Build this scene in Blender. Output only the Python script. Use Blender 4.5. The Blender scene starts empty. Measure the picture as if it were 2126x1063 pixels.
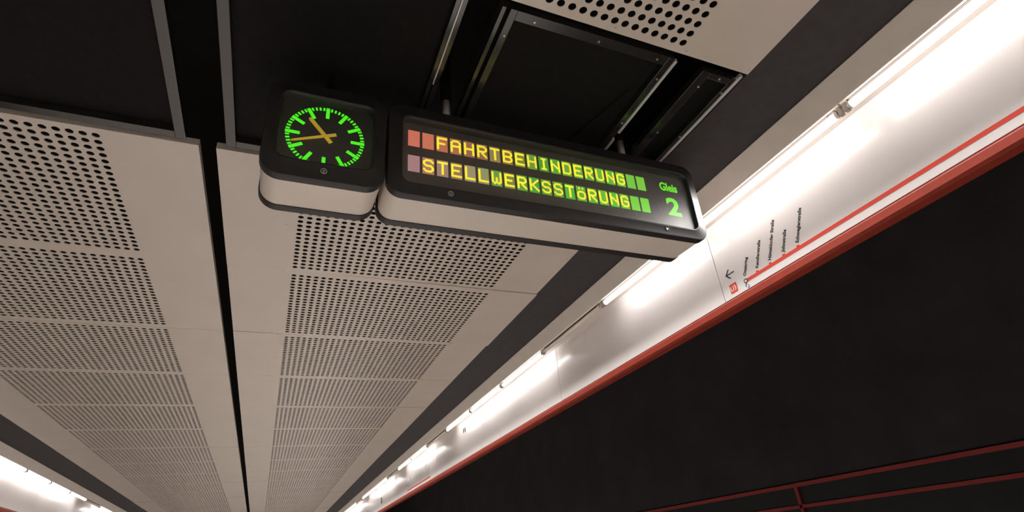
import bpy, bmesh, math, random
import numpy as np
from mathutils import Matrix, Vector
random.seed(7)
SC = bpy.context.scene
COL = SC.collection

# ------------------------------------------------------------------ camera, world, exposure
CH = 1.6                                   # eye height; all heights below are relative to the eye and lifted by CH
cam_d = bpy.data.cameras.new('camera')
cam = bpy.data.objects.new('camera', cam_d)
COL.objects.link(cam)
RW = np.array([[0.91699, 0.11196, 0.38288], [-0.38786, 0.47490, 0.78995], [-0.09339, -0.87289, 0.47891]])
u_, s_, v_ = np.linalg.svd(RW)
RW = u_ @ v_
cm = Matrix(((RW[0, 0], -RW[0, 1], -RW[0, 2], 0), (RW[1, 0], -RW[1, 1], -RW[1, 2], 0),
             (RW[2, 0], -RW[2, 1], -RW[2, 2], CH), (0, 0, 0, 1)))
cam.matrix_world = cm
cam_d.sensor_width = 36
cam_d.lens = 36 * 1133.26 / 2126
cam_d.shift_x = -26.0 / 2126
cam_d.clip_start = 0.02
SC.camera = cam

EXPO = 0.0
SC.view_settings.view_transform = 'Standard'
SC.view_settings.look = 'None'
SC.view_settings.gamma = 1
SC.view_settings.use_curve_mapping = False
SC.view_settings.exposure = EXPO
world = bpy.data.worlds.new('hall_air')
SC.world = world
world.use_nodes = True
world.node_tree.nodes['Background'].inputs[0].default_value = (1.0, 0.93, 0.86, 1)
world.node_tree.nodes['Background'].inputs[1].default_value = 0.02
TROUGH_FILL_W = 700.0                          # energy of the fill light added in a trough
TUBE_W = 9.5                               # emission of a lit fluorescent tube

# fill lights added in both troughs, so floor bounce brightens the ceiling
for lx, sg in ((1.905, 1), (2 * -0.365 - 1.905, -1)):
    ld = bpy.data.lights.new('trough_fill_light', 'AREA')
    ld.shape = 'RECTANGLE'
    ld.size, ld.size_y = 0.05, 35.5
    ld.energy = TROUGH_FILL_W if sg > 0 else 0.32 * TROUGH_FILL_W
    ld.color = (1.0, 0.963, 0.942)
    ld.spread = math.radians(110)
    lo = bpy.data.objects.new('trough_fill_light', ld)
    COL.objects.link(lo)
    lo.location = (lx, 9.2, CH + 1.425)
    lo.rotation_euler = (0, math.radians(22) * sg, 0)

# ------------------------------------------------------------------ materials
def lin(c):
    return tuple(((x / 255) / 12.92 if x / 255 <= 0.04045 else ((x / 255 + 0.055) / 1.055) ** 2.4) for x in c)

def mat(name, rgb, rough=0.5, metal=0.0, noise=0.0, nscale=8.0, bump=0.0, bscale=60.0, spec=0.5, coat=0.0):
    m = bpy.data.materials.new(name)
    m.use_nodes = True
    nt = m.node_tree
    b = nt.nodes['Principled BSDF']
    b.inputs['Base Color'].default_value = (*rgb, 1)
    b.inputs['Roughness'].default_value = rough
    b.inputs['Metallic'].default_value = metal
    b.inputs['Specular IOR Level'].default_value = spec
    b.inputs['Coat Weight'].default_value = coat
    tc = nt.nodes.new('ShaderNodeTexCoord')
    if noise > 0:
        n = nt.nodes.new('ShaderNodeTexNoise')
        n.inputs['Scale'].default_value = nscale
        n.inputs['Detail'].default_value = 5
        nt.links.new(tc.outputs['Object'], n.inputs['Vector'])
        r = nt.nodes.new('ShaderNodeValToRGB')
        r.color_ramp.elements[0].position = 0.3
        r.color_ramp.elements[1].position = 0.7
        r.color_ramp.elements[0].color = (*[x * (1 - noise) for x in rgb], 1)
        r.color_ramp.elements[1].color = (*[min(1, x * (1 + noise)) for x in rgb], 1)
        nt.links.new(n.outputs['Fac'], r.inputs['Fac'])
        nt.links.new(r.outputs['Color'], b.inputs['Base Color'])
    if bump > 0:
        n2 = nt.nodes.new('ShaderNodeTexNoise')
        n2.inputs['Scale'].default_value = bscale
        nt.links.new(tc.outputs['Object'], n2.inputs['Vector'])
        bp = nt.nodes.new('ShaderNodeBump')
        bp.inputs['Strength'].default_value = bump
        bp.inputs['Distance'].default_value = 0.002
        nt.links.new(n2.outputs['Fac'], bp.inputs['Height'])
        nt.links.new(bp.outputs['Normal'], b.inputs['Normal'])
    return m

def emit(name, rgb255, k=1.0):
    m = bpy.data.materials.new(name)
    m.use_nodes = True
    nt = m.node_tree
    b = nt.nodes['Principled BSDF']
    c = lin(rgb255)
    b.inputs['Base Color'].default_value = (*[0.3 * x for x in c], 1)
    b.inputs['Emission Color'].default_value = (*c, 1)
    b.inputs['Emission Strength'].default_value = k / 2 ** EXPO
    return m

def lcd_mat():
    m = bpy.data.materials.new('lcd_backlight_reflection')
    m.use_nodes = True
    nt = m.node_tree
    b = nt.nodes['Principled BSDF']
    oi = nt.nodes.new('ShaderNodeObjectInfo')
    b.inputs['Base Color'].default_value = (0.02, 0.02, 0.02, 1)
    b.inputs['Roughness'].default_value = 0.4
    nt.links.new(oi.outputs['Color'], b.inputs['Emission Color'])  # cell colour carries the backlight and a painted reflection
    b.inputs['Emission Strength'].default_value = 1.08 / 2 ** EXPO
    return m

def pane_mat():
    m = bpy.data.materials.new('display_pane')
    m.use_nodes = True
    nt = m.node_tree
    for n in list(nt.nodes):
        nt.nodes.remove(n)
    out = nt.nodes.new('ShaderNodeOutputMaterial')
    tr = nt.nodes.new('ShaderNodeBsdfTransparent')
    tr.inputs[0].default_value = (0.96, 0.95, 0.93, 1)
    gl = nt.nodes.new('ShaderNodeBsdfGlossy')
    gl.inputs['Roughness'].default_value = 0.5
    fr = nt.nodes.new('ShaderNodeLayerWeight')
    pw = nt.nodes.new('ShaderNodeMath'); pw.operation = 'POWER'; pw.inputs[1].default_value = 5.0
    ma = nt.nodes.new('ShaderNodeMath'); ma.operation = 'MULTIPLY_ADD'; ma.inputs[1].default_value = 0.88; ma.inputs[2].default_value = 0.08
    nt.links.new(fr.outputs['Facing'], pw.inputs[0])
    nt.links.new(pw.outputs[0], ma.inputs[0])
    mx = nt.nodes.new('ShaderNodeMixShader')
    nt.links.new(ma.outputs[0], mx.inputs[0])
    nt.links.new(tr.outputs[0], mx.inputs[1])
    nt.links.new(gl.outputs[0], mx.inputs[2])
    nt.links.new(mx.outputs[0], out.inputs[0])
    return m

M = {
    'panel': mat('ceiling_enamel', (0.62, 0.55, 0.49), 0.32, noise=0.035, nscale=3.0, bump=0.05, bscale=30),
    'void': mat('black_void', (0.010, 0.009, 0.010), 0.9, noise=0.2, nscale=6),
    'gap': mat('black_gap_board', (0.036, 0.033, 0.035), 0.8, noise=0.15, nscale=20),
    'fascia': mat('white_enamel', (0.88, 0.85, 0.84), 0.21, noise=0.015, nscale=2.0, bump=0.03, bscale=6),
    'shield': mat('grey_beige_paint', (0.62, 0.555, 0.50), 0.5, noise=0.04, nscale=10),
    'batten': mat('white_batten_paint', (0.75, 0.70, 0.62), 0.4),
    'cover': mat('aged_beige_cover', (0.055, 0.038, 0.025), 0.6),
    'holder': mat('grey_plastic', (0.28, 0.26, 0.24), 0.4),
    'red': mat('orange_red_paint', (0.27, 0.036, 0.020), 0.5, noise=0.06, nscale=12, spec=0.25),
    'joint': mat('black_joint', (0.01, 0.01, 0.01), 0.7),
    'bezel': mat('black_plastic', (0.019, 0.0175, 0.018), 0.5, noise=0.1, nscale=25, bump=0.08, bscale=400),
    'casing': mat('beige_casing_paint', (0.68, 0.605, 0.54), 0.42, noise=0.03, nscale=5),
    'lettering_panel': mat('dark_lettering_panel', (0.115, 0.107, 0.108), 0.5, noise=0.1, nscale=20),
    'dial': mat('dark_dial', (0.014, 0.0145, 0.012), 0.55, noise=0.2, nscale=20),
    'hand': mat('yellow_hand_paint', (0.60, 0.44, 0.04), 0.5),
    'steel': mat('brushed_steel', (0.55, 0.53, 0.51), 0.32, 1.0, noise=0.1, nscale=30),
    'alu': mat('aluminium_edge', (0.60, 0.59, 0.60), 0.35, 0.25),
    'rail': mat('black_anodised_rail', (0.020, 0.018, 0.018), 0.20, noise=0.2, nscale=30, spec=1.0),
    'hatch': mat('black_hatch_plate', (0.006, 0.005, 0.005), 0.8, noise=0.3, nscale=30, spec=0.2),
    'hanger': mat('grey_hanger_steel', (0.80, 0.74, 0.70), 0.35, 0.0, noise=0.1, nscale=30),
    'screw': mat('screw_zinc', (0.6, 0.57, 0.52), 0.35, 0.9),
    'floor': mat('platform_granite', (0.50, 0.46, 0.42), 0.35, noise=0.12, nscale=40),
    'bed': mat('track_ballast', (0.03, 0.028, 0.026), 0.9, noise=0.3, nscale=15),
    'track': mat('dark_track_wall', (0.040, 0.034, 0.039), 0.7, noise=0.25, nscale=2),
    'print_black': mat('black_print', (0.02, 0.02, 0.03), 0.5),
    'print_red': mat('red_print', (0.80, 0.075, 0.05), 0.45),
    'print_white': mat('white_print', (0.85, 0.83, 0.80), 0.45),
    'print_blue': mat('blue_print', (0.03, 0.07, 0.30), 0.5),
    'frame_red': mat('red_frame_paint', (0.45, 0.05, 0.045), 0.45),
    'poster': mat('dark_poster', (0.012, 0.011, 0.016), 0.5, noise=0.3, nscale=3),
    'scratch': mat('scratched_plastic', (0.30, 0.28, 0.28), 0.6),
    'tube_off': mat('dull_tube_glass', (0.62, 0.59, 0.55), 0.2),
    'green': emit('green_backlight', (78, 255, 32), 1.0),
    'green2': emit('green_lettering', (112, 245, 28), 1.0),
    'yellow': emit('yellow_lcd', (255, 240, 62), 1.0),
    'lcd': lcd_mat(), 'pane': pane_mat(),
}
mt = bpy.data.materials.new('lit_tube')
mt.use_nodes = True
bb = mt.node_tree.nodes['Principled BSDF']
bb.inputs['Emission Color'].default_value = (1.0, 0.968, 0.955, 1)
bb.inputs['Emission Strength'].default_value = TUBE_W
M['tube_on'] = mt
hb = M['hand'].node_tree.nodes['Principled BSDF']   # emission added to brighten the hands
hb.inputs['Emission Color'].default_value = (*lin((192, 164, 44)), 1)
hb.inputs['Emission Strength'].default_value = 0.62

# ------------------------------------------------------------------ helpers
def obj(name, me, m=None, parent=None, loc=None, rot=None):
    if m is not None and len(me.materials) == 0:
        me.materials.append(M[m])
    o = bpy.data.objects.new(name, me)
    COL.objects.link(o)
    if parent is not None:
        o.parent = parent
    if loc is not None:
        o.location = loc
    if rot is not None:
        o.rotation_euler = rot
    return o

def empty(name, loc=(0, 0, 0)):
    o = bpy.data.objects.new(name, None)
    o.empty_display_size = 0.05
    COL.objects.link(o)
    o.location = loc
    return o

def tag(o, label=None, cat=None, group=None, kind=None):
    if label: o['label'] = label
    if cat: o['category'] = cat
    if group: o['group'] = group
    if kind: o['kind'] = kind
    return o

def data(name, verts, faces, smooth=False):
    me = bpy.data.meshes.new(name)
    me.from_pydata([tuple(v) for v in verts], [], faces)
    me.update()
    bm = bmesh.new()
    bm.from_mesh(me)
    bmesh.ops.recalc_face_normals(bm, faces=bm.faces)
    bm.to_mesh(me)
    bm.free()
    if smooth:
        for p in me.polygons:
            p.use_smooth = True
    return me

def box_me(name, x0, x1, y0, y1, z0, z1, bev=0.0):
    bm = bmesh.new()
    bmesh.ops.create_cube(bm, size=1)
    for v in bm.verts:
        v.co = Vector(((x0 + x1) / 2 + v.co.x * (x1 - x0), (y0 + y1) / 2 + v.co.y * (y1 - y0), (z0 + z1) / 2 + v.co.z * (z1 - z0)))
    if bev > 0:
        bmesh.ops.bevel(bm, geom=bm.edges[:], offset=bev, segments=2, affect='EDGES', profile=0.5)
    me = bpy.data.meshes.new(name)
    bm.to_mesh(me)
    bm.free()
    return me

def cyl_me(name, p0, p1, r, seg=12, r2=None, smooth=True):
    p0, p1 = Vector(p0), Vector(p1)
    d = (p1 - p0)
    q = d.to_track_quat('Z', 'Y')
    vs, fs = [], []
    r2 = r if r2 is None else r2
    for k in range(seg):
        a = 2 * math.pi * k / seg
        vs.append(p0 + q @ Vector((r * math.cos(a), r * math.sin(a), 0)))
    for k in range(seg):
        a = 2 * math.pi * k / seg
        vs.append(p1 + q @ Vector((r2 * math.cos(a), r2 * math.sin(a), 0)))
    for k in range(seg):
        fs.append((k, (k + 1) % seg, seg + (k + 1) % seg, seg + k))
    fs.append(tuple(range(seg)))
    fs.append(tuple(range(seg, 2 * seg)))
    me = data(name, vs, fs)
    if smooth:
        for p in me.polygons:
            p.use_smooth = len(p.vertices) == 4
    return me

def prism_me(name, prof, y0, y1):
    """profile of (x, z) points swept along y"""
    n = len(prof)
    vs = [(x, y0, z) for x, z in prof] + [(x, y1, z) for x, z in prof]
    fs = [(k, (k + 1) % n, n + (k + 1) % n, n + k) for k in range(n)]
    fs += [tuple(range(n)), tuple(range(n, 2 * n))]
    return data(name, vs, fs)

def rrect(x0, x1, z0, z1, r, y, n=8):
    pts = []
    for cx, cz, a0 in ((x1 - r, z1 - r, 0), (x0 + r, z1 - r, 90), (x0 + r, z0 + r, 180), (x1 - r, z0 + r, 270)):
        for k in range(n + 1):
            a = math.radians(a0 + 90 * k / n)
            pts.append((cx + r * math.cos(a), y, cz + r * math.sin(a)))
    return pts

def loft_me(name, loops, closed=False, cap0=False, cap1=False, sharp=35):
    n = len(loops[0])
    vs = [p for l in loops for p in l]
    fs = []
    m = len(loops)
    for i in range(m if closed else m - 1):
        a, b = i * n, ((i + 1) % m) * n
        for k in range(n):
            fs.append((a + k, a + (k + 1) % n, b + (k + 1) % n, b + k))
    if cap0: fs.append(tuple(range(n)))
    if cap1: fs.append(tuple(range((m - 1) * n, m * n)))
    me = data(name, vs, fs)
    bm = bmesh.new()
    bm.from_mesh(me)
    for f in bm.faces: f.smooth = True
    for e in bm.edges:
        if len(e.link_faces) == 2 and e.calc_face_angle(0) > math.radians(sharp): e.smooth = False
    bm.to_mesh(me)
    bm.free()
    return me

def text_me(name, s, size, offset=0.0, xs=1.0, extrude=0.0004, align='LEFT'):
    cu = bpy.data.curves.new(name, 'FONT')
    cu.body = s
    cu.size = size
    cu.offset = offset
    cu.extrude = extrude
    cu.resolution_u = 3
    cu.align_x = align
    o = bpy.data.objects.new(name, cu)
    COL.objects.link(o)
    dg = bpy.context.evaluated_depsgraph_get()
    me = bpy.data.meshes.new_from_object(o.evaluated_get(dg))
    bpy.data.objects.remove(o)
    for v in me.vertices:
        v.co.x *= xs
    me.name = name
    return me

def flat_me(name, polys, th=0.0006):
    """polygons of (x, z) extruded from y=0 to y=-th (facing -y)"""
    vs, fs = [], []
    for poly in polys:
        b = len(vs)
        n = len(poly)
        vs += [(x, -th, z) for x, z in poly] + [(x, 0, z) for x, z in poly]
        fs.append(tuple(range(b, b + n)))
        fs += [(b + k, b + (k + 1) % n, b + n + (k + 1) % n, b + n + k) for k in range(n)]
    return data(name, vs, fs)

Y0, Y1 = -8.79, 27.3                       # extent of the hall along the platform
MOD = 0.976                                # ceiling module
SEAM = 2.924                               # one of the ceiling seams

# ------------------------------------------------------------------ setting: floor, tracks, black void
def struct(name, me, m, label=None, parent=None):
    o = obj(name, me, m, parent)
    if parent is None: o['kind'] = 'structure'
    if label: o['label'] = label
    return o
CX = -0.365                                # middle line of the island platform
def mx(x): return 2 * CX - x
struct('floor', box_me('floor', mx(2.05), 2.05, Y0, Y1, -0.25, 0.0), 'floor', 'pale granite platform floor below the sign')
struct('floor_track', box_me('floor_track', 2.05, 5.3, Y0, Y1, -1.3, -1.1), 'bed', 'dark track bed')
struct('floor_track_far', box_me('floor_track_far', mx(5.3), mx(2.05), Y0, Y1, -1.3, -1.1), 'bed', 'dark track bed on the other side')
struct('wall_right', box_me('wall_right', 5.2, 5.4, Y0, Y1, -1.3, CH + 2.75), 'track', 'black track wall below the white fascia')
struct('wall_left', box_me('wall_left', mx(5.4), mx(5.2), Y0, Y1, -1.3, CH + 2.75), 'track', 'black track wall')
struct('wall_back', box_me('wall_back', mx(5.4), 5.4, Y1, Y1 + 0.2, -1.3, CH + 2.75), 'track', 'dark far end of the hall')
struct('wall_front', box_me('wall_front', mx(5.4), 5.4, Y0 - 0.2, Y0, -1.3, CH + 2.75), 'track', 'dark near end of the hall')

struct('ceiling_track', box_me('ceiling_track', 2.10, 5.3, Y0, Y1, CH + 2.65, CH + 2.75), 'track', 'black soffit above the track')
struct('ceiling_track_far', box_me('ceiling_track_far', mx(5.3), mx(2.10), Y0, Y1, CH + 2.65, CH + 2.75), 'track', 'black soffit above the opposite track')
# ------------------------------------------------------------------ ceiling with perforated panels
ceil = struct('ceiling', box_me('ceiling', mx(2.10), 2.10, Y0, Y1, CH + 2.0, CH + 2.1), 'void', 'black soffit above perforated beige ceiling panels')
PX0, PX1 = -0.335, 1.478
def panel_mesh():
    """origin at the seam edge (y = 0), x in hall units, lower face at z = 0"""
    p, nx, ny = 0.03955, 30, 23
    hx0, hy0 = -0.0015, 0.064
    rad = 0.0132
    L = MOD - 0.0008
    th = 0.003
    vs, fs = [], []
    gx0, gx1 = hx0 - p / 2, hx0 + (nx - 0.5) * p
    gy0, gy1 = hy0 - p / 2, hy0 + (ny - 0.5) * p
    def gid(i, j): return j * (nx + 1) + i
    for j in range(ny + 1):
        for i in range(nx + 1):
            vs.append((gx0 + i * p, gy0 + j * p, 0))
    for j in range(ny):
        for i in range(nx):
            cx, cy = hx0 + i * p, hy0 + j * p
            b = len(vs)
            for k in range(12):
                a = math.radians(30 * k)
                vs.append((cx + rad * math.cos(a), cy + rad * math.sin(a), 0))
            for k in range(12):
                a = math.radians(30 * k)
                vs.append((cx + rad * math.cos(a), cy + rad * math.sin(a), th))
            cs = [gid(i + 1, j + 1), gid(i, j + 1), gid(i, j), gid(i + 1, j)]
            for q in range(4):
                c = cs[q]
                for k in range(3):
                    fs.append((c, b + (3 * q + k + 1) % 12, b + (3 * q + k) % 12))
                fs.append((c, cs[(q + 1) % 4], b + (3 * q + 3) % 12))
            for k in range(12):
                fs.append((b + k, b + (k + 1) % 12, b + 12 + (k + 1) % 12, b + 12 + k))
    # plain margins
    def quad(x0, x1, y0, y1):
        b = len(vs)
        vs.extend([(x0, y0, 0), (x0, y1, 0), (x1, y1, 0), (x1, y0, 0)])
        fs.append((b, b + 1, b + 2, b + 3))
    ya, yb = 0.0008, L
    quad(PX0, gx0, ya, yb); quad(gx1, PX1, ya, yb)
    quad(gx0, gx1, ya, gy0); quad(gx0, gx1, gy1, yb)
    # folded rim
    h = 0.03
    b = len(vs)
    vs.extend([(PX0, ya, 0), (PX1, ya, 0), (PX1, yb, 0), (PX0, yb, 0), (PX0, ya, h), (PX1, ya, h), (PX1, yb, h), (PX0, yb, h)])
    for k in range(4):
        fs.append((b + k, b + (k + 1) % 4, b + 4 + (k + 1) % 4, b + 4 + k))
    me = bpy.data.meshes.new('ceiling_panel')
    me.from_pydata(vs, [], fs)
    me.update()
    me.materials.append(M['panel'])
    return me
pm = panel_mesh()
screw_me = cyl_me('screw', (0, 0, 0.001), (0, 0, -0.0025), 0.0035, 8, 0.0028)
screw_me.materials.append(M['screw'])
tilts = {3: 0.0085, 4: 0.0008, 5: 0.0014, 6: 0.003, 7: 0.0034}
drops = {3: 0.000, 4: -0.0005, 5: -0.0006}
for side in (0, 1):
    for k in range(-9, 25):
        if k == 1: continue                # the open bay above the sign
        y = SEAM + (k - 2) * MOD           # k = 2: the panel just behind the sign
        o = bpy.data.objects.new('ceiling_panel', pm)
        COL.objects.link(o)
        o.parent = ceil
        tl = tilts.get(k, 0) if side == 0 else 0
        tl = tl if k in tilts else random.uniform(-0.0005, 0.0015)
        dz = drops.get(k, random.uniform(-0.0015, 0.0015))
        y -= MOD
        if side == 0:
            o.location = (0, y, CH + 1.5 + dz)
            o.rotation_euler = (0, tl, 0)
        else:
            o.location = (2 * CX, y + MOD, CH + 1.5 + dz)
            o.rotation_euler = (0, 0, 0)
            o.rotation_euler = (0, tl, math.pi)
            # turned round by half a revolution: mirror image across the middle joint
        if side == 0 and k in (0, 2, 3, 4):
            for (sx, sy) in ((0.567, 0.958), (0.886, 0.958), (1.18, 0.960), (1.468, 0.955), (0.25, 0.958), (-0.1, 0.958), (1.468, 0.03), (1.18, 0.02), (0.567, 0.02), (-0.06, 0.02), (-0.06, 0.5), (1.463, 0.5)):
                s = bpy.data.objects.new('screw', screw_me)
                COL.objects.link(s)
                s.parent = o
                s.location = (sx, sy, 0)

# ------------------------------------------------------------------ light bands with white fascia (right one seen, left one mirrored)
XW = 2.09
FZ0, FZ1 = CH + 1.055, CH + 1.53
FMOD = 1.944
FS = 1.967                                 # a joint between fascia panels
def X(x, side): return x if side == 0 else mx(x)
def xpair(a, b, side):
    a, b = X(a, side), X(b, side)
    return min(a, b), max(a, b)
def band(side):
    tgt = 'right' if side == 0 else 'left'
    x0, x1 = xpair(XW + 0.012, XW + 0.05, side)
    w = struct('wall_fascia_' + tgt, box_me('fascia_core', x0, x1, Y0, Y1, FZ0 - 0.03, CH + 2.70), 'joint', 'long white enamel fascia hung above the platform edge')
    x0, x1 = xpair(XW, XW + 0.012, side)
    pme = box_me('fascia_panel', x0, x1, 0.0025, FMOD - 0.0025, FZ0 + 0.004, FZ1, 0.001)
    k0 = int(math.floor((Y0 - FS) / FMOD)) + 1
    k = k0
    while FS + (k + 1) * FMOD < Y1 + 1e-3:
        obj('fascia_panel', pme, 'fascia', w, (0, FS + k * FMOD, 0))
        k += 1
    # first short piece
    obj('fascia_panel', box_me('fascia_panel_end', x0, x1, Y0, FS + k0 * FMOD - 0.002, FZ0 + 0.004, FZ1), 'fascia', w)
    # red rounded bottom moulding
    prof = [(XW + 0.05, FZ0 - 0.003), (XW - 0.004, FZ0 - 0.003), (XW - 0.010, FZ0 - 0.006), (XW - 0.013, FZ0 - 0.012),
            (XW - 0.0135, FZ0 - 0.043), (XW - 0.010, FZ0 - 0.050), (XW - 0.002, FZ0 - 0.054), (XW + 0.05, FZ0 - 0.054)]
    prof = [(X(a, side), b) for a, b in prof]
    me = prism_me('red_moulding', prof, Y0, Y1)
    obj('red_moulding', me, 'red', w)
    # trough: sloping shield plate and top
    t = 0.004
    prof = [(1.80, CH + 1.50), (1.866, CH + 1.4225), (1.870, CH + 1.4225), (1.870, CH + 1.428), (1.806, CH + 1.4995), (2.0895, CH + 1.4995), (2.0895, CH + 1.503), (1.80, CH + 1.503)]
    prof = [(X(a, side), b) for a, b in prof]
    tr = struct('trim_1' if side == 0 else 'trim_2', prism_me('trough', prof, Y0, Y1), 'shield', 'grey-beige shield plate of the fluorescent light trough')
    # black board that closes the gap between panels and trough
    x0, x1 = xpair(1.483, 2.085, side)
    struct('trim_3' if side == 0 else 'trim_4', box_me('gap_board', x0, x1, Y0, Y1, CH + 1.506, CH + 1.53), 'gap', 'black board in the gap beside the ceiling panels')
    return w
for s_ in (0, 1): band(s_)

# fluorescent lights: one object each
TM = 0.968
TS = 2.895
OFF = {0, 4, 7, 11, 15, 18, 22}
XT, ZT = 1.955, 1.446
bat_me = prism_me('batten', [(-0.024, 0.030), (-0.024, 0.052), (0.024, 0.052), (0.024, 0.030), (0.014, 0.022), (-0.014, 0.022)], 0.004, TM - 0.004)
strip_me = box_me('cover_strip', -0.0138, 0.0138, 0.03, TM - 0.03, 0.0205, 0.0235)
strip_me.materials.append(M['cover'])
slot_me = box_me('cable_slot', -0.0275, -0.024, 0.02, TM - 0.02, 0.034, 0.040)
tube_me = cyl_me('tube', (0, 0.034, 0), (0, TM - 0.034, 0), 0.0155, 14)
cap_me = cyl_me('tube_cap', (0, 0.022, 0), (0, 0.036, 0), 0.0162, 14)
hold_me = box_me('lamp_holder', -0.011, 0.011, 0.004, 0.022, -0.018, 0.028, 0.003)
start_me = cyl_me('starter', (0.0, 0.06, 0.012), (0.0, 0.06, 0.03), 0.010, 10)
for a, m_ in ((bat_me, 'batten'), (slot_me, 'holder'), (cap_me, 'steel'), (hold_me, 'holder'), (start_me, 'holder')):
    a.materials.append(M[m_])
tube_on, tube_off = tube_me, tube_me.copy()
tube_on.materials.append(M['tube_on'])
tube_off.materials.append(M['tube_off'])
ordinal = ['first', 'second', 'third', 'fourth', 'fifth', 'sixth', 'seventh', 'eighth', 'ninth', 'tenth']
def light(k, side):
    on = k not in OFF if side == 0 else (k % 6 != 3)
    e = empty('fluorescent_light', (X(XT, side), TS + k * TM, CH + ZT))
    if side == 0:
        if k == -1: lb = 'lit fluorescent tube partly hidden behind the lower right corner of the departure board'
        elif k == -2: lb = 'lit fluorescent tube above the route map with readable station names'
        elif k < -3: lb = 'lit fluorescent tube of the right light band beside and behind the viewer'
        elif k == -3: lb = 'lit fluorescent tube nearest the viewer at the upper right'
        elif k == 0: lb = 'unlit fluorescent tube nearest below the departure board'
        elif k <= 3: lb = 'lit fluorescent tube, %s of the three beyond the nearest unlit tube' % ordinal[k - 1]
        elif k == 4: lb = 'second unlit fluorescent tube along the white fascia'
        elif k <= 6: lb = 'lit fluorescent tube, %s of two beyond the second unlit tube' % ordinal[k - 5]
        elif k == 7: lb = 'third unlit fluorescent tube along the white fascia'
        elif k <= 10: lb = 'lit fluorescent tube, %s of three beyond the third unlit tube' % ordinal[k - 8]
        elif k == 11: lb = 'fourth unlit fluorescent tube, far down the fascia'
        elif k <= 13: lb = 'tiny lit fluorescent tube, %s beyond the fourth unlit tube' % ordinal[k - 12]
        else: lb = 'farthest tiny fluorescent tube at the vanishing end of the fascia'
        g = 'fluorescent tubes in the fascia trough' if k < 14 else 'far fluorescent tubes'
    else:
        if 5 <= k <= 10: lb = 'fluorescent tube on the opposite band at lower left, %s from the left edge' % ordinal[k - 5]
        else: lb = 'fluorescent tube on the opposite light band outside the lower left corner'
        g = 'opposite fluorescent tubes'
    tag(e, lb, 'light', g)
    sgn = 1 if side == 0 else -1
    bt = obj('batten', bat_me, None, e)
    obj('cover_strip', strip_me, None, bt)
    sl = obj('cable_slot', slot_me, None, bt)
    if side: sl.scale = (-1, 1, 1)
    tb = obj('tube', tube_on if on else tube_off, None, e)
    obj('tube_cap', cap_me, None, tb)
    c2 = obj('tube_cap', cap_me, None, tb, (0, TM, 0)); c2.scale = (1, -1, 1)
    obj('lamp_holder', hold_me, None, e)
    h2 = obj('lamp_holder', hold_me, None, e, (0, TM, 0)); h2.scale = (1, -1, 1)
    obj('starter', start_me, None, e)
k_first = int(math.ceil((Y0 - TS) / TM))
k_last = int(math.floor((Y1 - TS) / TM)) - 1
for k in range(-9, 18): light(k, 0)
for k in range(0, 14): light(k, 1)

# ------------------------------------------------------------------ hatch frames in the open bay above the sign
def hatch(name_label, rails, alus, plate, screws, z=CH + 1.5):
    x0, x1, y0, y1 = plate
    e = empty('hatch_frame', ((x0 + x1) / 2, (y0 + y1) / 2, z))
    tag(e, name_label, 'frame', 'black hatch frames above the departure board')
    ox, oy = (x0 + x1) / 2, (y0 + y1) / 2
    for (a, b, c, d) in rails:
        obj('rail', box_me('rail', a - ox, b - ox, c - oy, d - oy, 0.0, 0.03, 0.0015), 'rail', e)
    for (a, b, c, d) in alus:
        obj('metal_edge', box_me('metal_edge', a - ox, b - ox, c - oy, d - oy, -0.004, 0.012, 0.0008), 'alu', e)
    obj('hatch_plate', box_me('hatch_plate', x0 - ox, x1 - ox, y0 - oy, y1 - oy, 0.03, 0.034), 'hatch', e)
    for (a, b) in screws:
        obj('screw', screw_me, None, e, (a - ox, b - oy, 0.0)).scale = (1.3, 1.3, 1.3)
    return e
YE = 1.925
hatch('large square black hatch frame with metal edge above the yellow lettering',
      [(0.502, 0.516, 1.0, YE), (0.531, 0.555, 1.0, YE), (0.555, 1.14, 1.0, 1.037), (0.555, 1.14, YE - 0.037, YE), (1.14, 1.166, 1.0, YE)],
      [(1.166, 1.177, 1.005, 1.40), (1.166, 1.177, 1.44, YE)], (0.50, 1.172, 1.0, YE),
      [(0.62, 1.021), (0.86, 1.021), (1.10, 1.021), (1.155, 1.10), (1.155, 1.345), (0.545, 1.10)])
hatch('narrow black hatch frame with bright metal edge by the panel corner',
      [(1.30, 1.337, 1.012, YE), (1.337, 1.44, 1.012, 1.037), (1.337, 1.44, YE - 0.03, YE), (1.436, 1.455, 1.0, YE)],
      [(1.453, 1.466, 0.985, YE)], (1.31, 1.45, 1.012, YE),
      [(1.334, 1.082), (1.388, 1.025), (1.446, 1.081), (1.446, 1.344), (1.333, 1.349), (1.448, 1.0)])
hatch('black hatch frame above the clock with thin bright strip',
      [(0.36, 0.3755, 0.99, YE), (0.3795, 0.396, 0.99, YE), (-0.30, -0.265, 0.99, YE), (-0.265, 0.36, 0.99, 1.02), (-0.265, 0.36, YE - 0.035, YE)],
      [(0.3752, 0.3798, 0.99, 1.375)], (-0.29, 0.385, 0.99, YE), [(0.1, 1.005), (-0.1, 1.005)])
hatch('black hatch frame left of the clock, beyond the middle joint',
      [(-0.47, -0.435, 0.99, YE), (-1.60, -1.565, 0.99, YE), (-1.565, -0.47, 0.99, 1.02), (-1.565, -0.47, YE - 0.035, YE)],
      [], (-1.59, -0.44, 0.99, YE), [])
cb = cyl_me('cable', (0.96, 1.72, CH + 1.52), (1.10, 1.20, CH + 1.527), 0.003, 6)
o = obj('cable', cb, 'hatch')
tag(o, 'thin dark cable crossing the large black hatch', 'cable')

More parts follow.
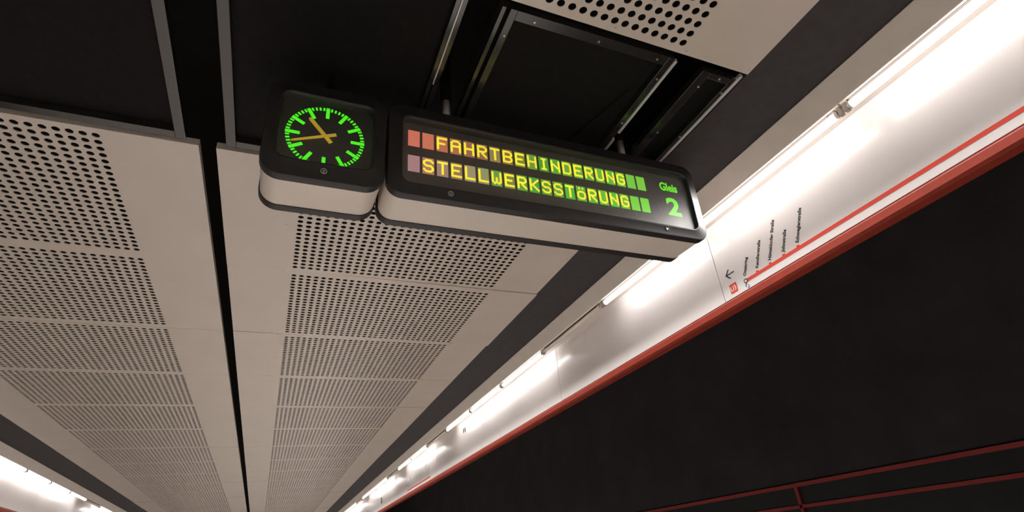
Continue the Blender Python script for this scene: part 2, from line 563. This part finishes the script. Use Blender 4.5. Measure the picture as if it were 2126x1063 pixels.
# ------------------------------------------------------------------ departure board and clock share one tilted frame
S = 0.05025
TT = Vector((0.3079, 1.4510, 1.3336 + CH))
rv = Vector((0.0421, -0.0081, 0.0144))
RM = Matrix.Rotation(rv.length, 4, rv.normalized())
def board_empty(name, origin):
    """empty at a local point of the tilted frame; returns it and the offset to subtract"""
    e = empty(name)
    e.matrix_world = Matrix.Translation(TT) @ RM @ Matrix.Translation(Vector(origin))
    return e
ZT_, ZB_ = 0.083, -0.286
def housing(e, og, x0, x1, pane, r, rp):
    """bezel, casing, rear rim, pane in coordinates of the tilted frame minus og"""
    ox, oy, oz = og
    def sh(l): return [(a - ox, b - oy, c - oz) for a, b, c in l]
    def rr(d, y, rad): return sh(rrect(x0 + d, x1 - d, ZB_ + d, ZT_ - d, max(rad - d, 0.004), y))
    px0, px1, pz0, pz1 = pane
    def pr(d, y): return sh(rrect(px0 - d, px1 + d, pz0 - d, pz1 + d, rp + d, y))
    loops = [rr(0, 0.002, r), rr(0, -0.0235, r), rr(0.0022, -0.0285, r), rr(0.0065, -0.030, r), pr(0.0125, -0.030), pr(0.0095, -0.0325), pr(0.0055, -0.0325), pr(0.0015, -0.029), pr(0.0, -0.023), pr(0.0, -0.0), rr(0.012, 0.002, r)]
    obj('bezel', loft_me('bezel', loops, closed=True, sharp=42), 'bezel', e)
    obj('casing', loft_me('casing', [rr(0.004, 0.0035, r), rr(0.004, 0.150, r)], cap0=True, cap1=True), 'casing', e)
    obj('rear_rim', loft_me('rear_rim', [rr(0.001, 0.150, r), rr(0.0, 0.153, r), rr(0.0, 0.182, r), rr(0.006, 0.188, r)], cap0=True, cap1=True), 'bezel', e)
    p = obj('pane', loft_me('pane', [pr(-0.0005, -0.0195), pr(-0.0005, -0.0175)], cap0=True, cap1=True), 'pane', e)
    return p
def lock(e, og, x, z):
    ox, oy, oz = og
    c = (x - ox, -0.030 - oy, z - oz)
    ring = loft_me('lock_ring', [[(c[0] + r * math.cos(a), c[1] + y, c[2] + r * math.sin(a)) for a in [2 * math.pi * k / 16 for k in range(16)]] for r, y in ((0.0105, 0.001), (0.0105, -0.002), (0.0085, -0.0032), (0.0065, -0.002), (0.0065, 0.001))])
    lk = obj('lock', ring, 'steel', e)
    lk['label'] = 'small round steel lock'
    obj('lock_core', cyl_me('lock_core', (c[0], c[1] + 0.001, c[2]), (c[0], c[1] - 0.002, c[2]), 0.0035, 10), 'steel', lk)

# --- departure board
og = (0.585, 0.08, ZB_)
bd = board_empty('departure_board', og)
tag(bd, 'long black departure board with yellow dot lettering and green platform number 2', 'sign')
BX0, BX1 = -0.073, 1.242
housing(bd, og, BX0, BX1, (-0.023, 1.196, -0.236, 0.031), 0.052, 0.028)
def L(x, y, z): return (x - og[0], y - og[1], z - og[2])
bp_ = obj('lettering_panel', box_me('lettering_panel', -0.05 - og[0], 1.215 - og[0], 0.0018 - og[1], 0.0032 - og[1], -0.262 - og[2], 0.056 - og[2]), 'lettering_panel', bd)
GL = {
 'F': ['11111', '10000', '10000', '11110', '10000', '10000', '10000'],
 'A': ['01110', '10001', '10001', '11111', '10001', '10001', '10001'],
 'H': ['10001', '10001', '10001', '11111', '10001', '10001', '10001'],
 'R': ['11110', '10001', '10001', '11110', '10100', '10010', '10001'],
 'T': ['11111', '00100', '00100', '00100', '00100', '00100', '00100'],
 'B': ['11110', '10001', '10001', '11110', '10001', '10001', '11110'],
 'E': ['11111', '10000', '10000', '11110', '10000', '10000', '11111'],
 'I': ['01110', '00100', '00100', '00100', '00100', '00100', '01110'],
 'N': ['10001', '10001', '11001', '10101', '10011', '10001', '10001'],
 'D': ['11110', '10001', '10001', '10001', '10001', '10001', '11110'],
 'U': ['10001', '10001', '10001', '10001', '10001', '10001', '01110'],
 'G': ['01110', '10001', '10000', '10111', '10001', '10001', '01110'],
 'S': ['01110', '10001', '10000', '01110', '00001', '10001', '01110'],
 'L': ['10000', '10000', '10000', '10000', '10000', '10000', '11111'],
 'W': ['10001', '10001', '10001', '10101', '10101', '10101', '01010'],
 'K': ['10001', '10010', '10100', '11000', '10100', '10010', '10001'],
 'O:': ['01010', '00000', '01110', '10001', '10001', '10001', '01110'],
}
CWD, CHT, CG = 0.0404, 0.0663, 0.1059
def glyph(ch):
    """strokes of a 5 x 7 dot character, joined bar by bar"""
    rows = GL[ch]
    w = CWD * 0.205
    x0, x1 = CWD * 0.015 + w / 2, CWD * 0.985 - w / 2
    z0, z1 = -CHT * 0.09 - w / 2, -CHT * 0.905 + w / 2
    on = lambda r, c: 0 <= r < 7 and 0 <= c < 5 and rows[r][c] == '1'
    P = lambda r, c: Vector((x0 + (x1 - x0) * c / 4, z0 + (z1 - z0) * r / 6))
    polys = []
    def bar(a, b, t):
        d = (b - a).normalized()
        n = Vector((-d.y, d.x)) * t / 2
        polys.append([tuple(a + n), tuple(b + n), tuple(b - n), tuple(a - n)])
    for r in range(7):
        for c in range(5):
            if not on(r, c): continue
            p, h = P(r, c), w / 2
            k = h * 0.45
            polys.append([(p.x + h, p.y + k), (p.x + k, p.y + h), (p.x - k, p.y + h), (p.x - h, p.y + k), (p.x - h, p.y - k), (p.x - k, p.y - h), (p.x + k, p.y - h), (p.x + h, p.y - k)])
            if on(r, c + 1): bar(p, P(r, c + 1), w)
            if on(r + 1, c): bar(p, P(r + 1, c), w)
            for s in (-1, 1):
                if on(r + 1, c + s) and not on(r, c + s) and not on(r + 1, c): bar(p, P(r + 1, c + s), w * 0.92)
    return flat_me('character_' + ch, polys, 0.0008)
gl_cache = {}
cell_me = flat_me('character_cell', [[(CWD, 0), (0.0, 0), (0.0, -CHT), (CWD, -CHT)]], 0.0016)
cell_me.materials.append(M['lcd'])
R0 = [(212, 116, 94), (208, 118, 92), (190, 112, 84), (172, 112, 82), (158, 104, 76), (152, 106, 72), (146, 130, 80), (142, 112, 56), (132, 142, 52), (108, 160, 60), (72, 160, 52), (84, 172, 54), (104, 178, 56), (112, 184, 58), (100, 182, 58), (104, 192, 60), (92, 190, 58), (112, 196, 62), (122, 208, 70), (124, 212, 62)]  # salmon reflection on the left cells is put into their glow colour
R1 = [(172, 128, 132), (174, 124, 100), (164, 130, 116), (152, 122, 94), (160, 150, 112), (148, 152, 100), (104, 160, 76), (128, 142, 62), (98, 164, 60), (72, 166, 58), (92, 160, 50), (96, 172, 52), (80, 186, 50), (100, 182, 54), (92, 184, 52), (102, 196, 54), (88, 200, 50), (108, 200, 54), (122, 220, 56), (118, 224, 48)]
T0 = [None, None] + list('FAHRTBEHINDERUNG') + [None, None]
T1 = [None] + list('STELLWERKSST') + ['O:'] + list('RUNG') + [None, None]
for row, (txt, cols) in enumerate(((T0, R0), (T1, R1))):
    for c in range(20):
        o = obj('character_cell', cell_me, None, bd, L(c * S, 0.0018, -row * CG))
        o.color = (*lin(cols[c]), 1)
        ch = txt[c]
        if ch:
            if ch not in gl_cache:
                gl_cache[ch] = glyph(ch)
                gl_cache[ch].materials.append(M['yellow'])
            obj('character', gl_cache[ch], None, o, (0, -0.0017, 0))
for s, x, z, w_, h_, off in (('Gleis', 1.0725, -0.0455, 0.0915, 0.042, 0.026), ('2', 1.0880, -0.1660, 0.0700, 0.0885, 0.035)):
    me = text_me('lettering', s, 1.0, off, 1.0, 0.0004)
    xv = [v.co.x for v in me.vertices]
    yv = [v.co.y for v in me.vertices]
    for v in me.vertices:
        v.co.x = (v.co.x - min(xv)) / (max(xv) - min(xv)) * w_
        v.co.y = (v.co.y - min(yv)) / (max(yv) - min(yv)) * h_
    o = obj('lettering', me, 'green2', bd, L(x, 0.001, z), (math.pi / 2, 0, 0))
    o['label'] = 'green lettering ' + s
lock(bd, og, 0.138, -0.2585)
lock(bd, og, 1.033, -0.2585)
# hangers
for hx in (0.158, 0.957):
    obj('hanger', cyl_me('hanger', (hx - og[0], 0.06 - og[1], ZT_ - 0.006 - og[2]), (hx - og[0], 0.06 - og[1], 0.222 - og[2]), 0.015, 16), 'hanger', bd)
    obj('hanger_shaded_top', box_me('hanger_shaded_top', hx - 0.018 - og[0], hx + 0.018 - og[0], 0.042 - og[1], 0.078 - og[1], 0.222 - og[2], 0.66 - og[2], 0.003), 'hatch', bd)  # upper hanger in black, its shade put into the colour
# scratches on the pane
sp = []
for (x, z, l, a) in ((0.645, -0.005, 0.020, 100), (0.60, -0.085, 0.014, 60), (0.607, -0.087, 0.014, 120), (0.78, -0.20, 0.018, 95), (0.79, -0.196, 0.02, 95), (0.825, -0.20, 0.022, 93), (0.84, -0.204, 0.012, 95), (0.905, -0.21, 0.018, 100), (0.94, -0.20, 0.022, 118), (1.03, -0.15, 0.012, 95), (1.035, -0.19, 0.05, 97), (0.28, -0.085, 0.018, 92), (0.40, -0.20, 0.006, 80), (0.43, -0.20, 0.008, 95)):
    ca, sa = math.cos(math.radians(a)), math.sin(math.radians(a))
    w = 0.0006
    sp.append([(x - sa * w - og[0], z + ca * w - og[2]), (x + sa * w - og[0], z - ca * w - og[2]), (x + ca * l + sa * w - og[0], z + sa * l - ca * w - og[2]), (x + ca * l - sa * w - og[0], z + sa * l + ca * w - og[2])])
o = obj('scratches', flat_me('scratches', sp, 0.0002), 'scratch', bd, (0, -0.0197 - og[1], 0))
o['kind'] = 'stuff'

# --- clock
og = (-0.262, 0.08, ZB_)
ck = board_empty('platform_clock', og)
tag(ck, 'square black platform clock with glowing green marks and yellow hands', 'clock')
housing(ck, og, -0.445, -0.079, (-0.401, -0.122, -0.219, 0.031), 0.062, 0.028)
obj('dial', box_me('dial', -0.425 - og[0], -0.10 - og[0], 0.0008 - og[1], 0.003 - og[1], -0.25 - og[2], 0.055 - og[2]), 'dial', ck)
CCX, CCZ, CR = -0.2657, -0.1005, 0.1205
def rad_quad(a, r0, r1, w):
    s, c = math.sin(a), math.cos(a)
    return [(r1 * s + w * c, r1 * c - w * s), (r1 * s - w * c, r1 * c + w * s), (r0 * s - w * c, r0 * c + w * s), (r0 * s + w * c, r0 * c - w * s)]
for k in range(60):
    a = math.radians(6 * k)
    if k % 5 == 0: q = rad_quad(a, 0.0775, CR, 0.0056)
    else: q = rad_quad(a, CR - 0.0125, CR - 0.0005, 0.0029)
    nm = 'hour_mark' if k % 5 == 0 else 'minute_mark'
    obj(nm, flat_me(nm, [q], 0.0012), 'green', ck, L(CCX, 0.0009, CCZ) if False else (CCX - og[0], 0.0009 - og[1], CCZ - og[2]))
def hand(name, ang, l, tail, w0, w1, y):
    a = math.radians(ang)
    s, c = math.sin(a), math.cos(a)
    prof = [(w0, -tail), (w1, l - 0.006), (w1 * 0.45, l), (-w1 * 0.45, l), (-w1, l - 0.006), (-w0, -tail)]
    pts = [(r * s + w * c, r * c - w * s) for w, r in prof]
    o = obj(name, flat_me(name, [pts], 0.0018), 'hand', ck, (CCX - og[0], y - og[1], CCZ - og[2]))
    return o
hand('hour_hand', 320.5, 0.084, 0.027, 0.0064, 0.0064, -0.003)
hand('minute_hand', 248.5, 0.108, 0.033, 0.0058, 0.0036, -0.007)
obj('hand_axle', cyl_me('hand_axle', (CCX - og[0], 0.0009 - og[1], CCZ - og[2]), (CCX - og[0], -0.0085 - og[1], CCZ - og[2]), 0.003, 10), 'hand', ck)
lock(ck, og, -0.2635, -0.2515)
obj('hanger', box_me('hanger', -0.277 - og[0], -0.247 - og[0], 0.085 - og[1], 0.115 - og[1], ZT_ - 0.006 - og[2], 0.186 - og[2], 0.003), 'bezel', ck)

# ------------------------------------------------------------------ route maps on the fascia
def wall_text_rot(deg):
    """text lying on the fascia (read from the platform), turned by deg"""
    a = math.radians(deg)
    right, up = Vector((0, -1, 0)), Vector((0, 0, 1))
    xd = right * math.cos(a) + up * math.sin(a)
    yd = -right * math.sin(a) + up * math.cos(a)
    n = xd.cross(yd)
    return Matrix((xd, yd, n)).transposed().to_euler()
WR = wall_text_rot(0)
def wp(r, z): return (0.0, -r, z)          # r: to the right along the fascia
def wall_flat(name, polys, m, parent, th=0.0008):
    """polygons of (right, up) standing 1 mm proud of the fascia, facing the platform"""
    vs, fs = [], []
    for poly in polys:
        b = len(vs); n = len(poly)
        vs += [(-th, -r, z) for r, z in poly] + [(0.0, -r, z) for r, z in poly]
        fs.append(tuple(range(b, b + n)))
        fs += [(b + k, b + (k + 1) % n, b + n + (k + 1) % n, b + n + k) for k in range(n)]
    return obj(name, data(name, vs, fs), m, parent)
def arc(cx, cz, r0, r1, a0, a1, n=10):
    o_ = [(cx + r1 * math.cos(math.radians(a0 + (a1 - a0) * k / n)), cz + r1 * math.sin(math.radians(a0 + (a1 - a0) * k / n))) for k in range(n + 1)]
    i_ = [(cx + r0 * math.cos(math.radians(a0 + (a1 - a0) * k / n)), cz + r0 * math.sin(math.radians(a0 + (a1 - a0) * k / n))) for k in range(n + 1)]
    return [[o_[k], o_[k + 1], i_[k + 1], i_[k]] for k in range(n)]
names = ['Ottakring', 'Kendlerstra\u00dfe', 'H\u00fctteldorfer Stra\u00dfe', 'Johnstra\u00dfe', 'Schweglerstra\u00dfe']
PT = 0.0848
def route_map(y, label, near):
    e = empty('route_map', (XW - 0.0002, y, CH + 1.1035))
    tag(e, label, 'map', 'route maps on the fascia')
    ll = 1.70 if near else 1.45
    wall_flat('route_line', [[(0.008, -0.0085), (ll, -0.0085), (ll, 0.0085), (0.008, 0.0085)]], 'print_red', e)
    n = 5 if near else 17
    for k in range(1, n):
        wall_flat('stop_mark', [[(k * PT - 0.008, 0.0085), (k * PT + 0.008, 0.0085), (k * PT + 0.008, 0.016), (k * PT - 0.008, 0.016)]], 'print_red', e)
    wall_flat('terminus_ring', arc(0, 0, 0.0075, 0.0125, 0, 360, 20), 'print_black', e, 0.0014)
    wall_flat('terminus_disc', [[(0.0078 * math.cos(2 * math.pi * k / 16), 0.0078 * math.sin(2 * math.pi * k / 16)) for k in range(16)]], 'print_white', e, 0.0012)
    if near:
        for k, s in enumerate(names):
            t = text_me('station_name', s, 0.0245, 0.0006, 1.0)
            o = obj('station_name', t, 'print_black', e, (-0.0006, -(k * PT + 0.009), 0.0265 - 0.004), wall_text_rot(62))
            o['label'] = 'station name ' + s
    else:
        for k in range(n):
            l = random.uniform(0.11, 0.22)
            r0, z0 = k * PT, 0.026
            c, s = math.cos(math.radians(62)), math.sin(math.radians(62))
            wall_flat('station_name', [[(r0 + 0.006, z0), (r0 + 0.006 + c * l, z0 + s * l), (r0 + c * l - 0.004, z0 + s * l + 0.004), (r0 - 0.004, z0 + 0.004)]], 'print_black', e)
    b = wall_flat('line_badge', [[(-0.113, -0.023), (-0.063, -0.023), (-0.063, 0.027), (-0.113, 0.027)]], 'print_red', e)
    t = text_me('badge_lettering', 'U3', 0.037, 0.0006, 0.95)
    obj('badge_lettering', t, 'print_white', b, (-0.0012, 0.1105, -0.0115), WR)
    s = 0.006
    polys = [[(-0.112, 0.083 - s / 2), (-0.055, 0.083 - s / 2), (-0.055, 0.083 + s / 2), (-0.112, 0.083 + s / 2)]]
    for q in (1, -1):
        polys.append([(-0.118, 0.083), (-0.108, 0.083), (-0.083, 0.083 + q * 0.026), (-0.093, 0.083 + q * 0.026)])
    wall_flat('direction_arrow', polys, 'print_black', e, 0.001)
    bl = []
    for cx, cz, a0 in ((-0.001, -0.024, 60), (0.004, -0.031, 240)):
        bl += arc(cx, cz, 0.0055, 0.0095, a0, a0 + 180, 8)
    wall_flat('railway_symbol', bl, 'print_blue', e)
    return e
route_map(0.861 * XW, 'red U3 route map with slanted station names on the white fascia at right', True)
route_map(0.861 * XW + 4 * FMOD, 'far small red route map low on the distant white fascia', False)
# small dark clips high on the fascia farther off
for (r, z0, z1, lb) in ((6.47, 1.36, 1.41, 'tiny pair of dark clips on the fascia under the lit tubes'), (11.95, 1.16, 1.27, 'tiny dark mark on the farthest white fascia panels')):
    e = empty('fascia_clip', (XW - 0.0002, r, CH + z0))
    tag(e, lb, 'clip')
    for q in (-0.03, 0.03):
        wall_flat('clip_bar', [[(q - 0.006, 0), (q + 0.006, 0), (q + 0.006, z1 - z0), (q - 0.006, z1 - z0)]], 'print_black', e, 0.006)

# ------------------------------------------------------------------ red poster frame on the dark track wall
pf = empty('poster_frame', (5.19, 6.2, CH - 1.3))
tag(pf, 'dim red frame on the black track wall at the lower right', 'frame')
zt = 0.385 + 1.3
for nm, (ya, yb, za, zb) in (('top_rail', (-4.6, 2.2, zt - 0.02, zt + 0.02)), ('middle_rail', (-4.6, 2.2, zt - 0.225, zt - 0.19)), ('bottom_rail', (-4.6, 2.2, 0, 0.04)),
                              ('post', (-1.56, -1.52, 0.04, zt - 0.02)), ('post', (2.16, 2.2, 0.04, zt - 0.02)), ('post', (-4.6, -4.56, 0.04, zt - 0.02))):
    obj(nm, box_me(nm, -0.03, 0.01, ya, yb, za, zb, 0.003), 'frame_red', pf)
obj('backing', box_me('backing', -0.004, 0.01, -4.58, 2.18, 0.02, zt), 'poster', pf)
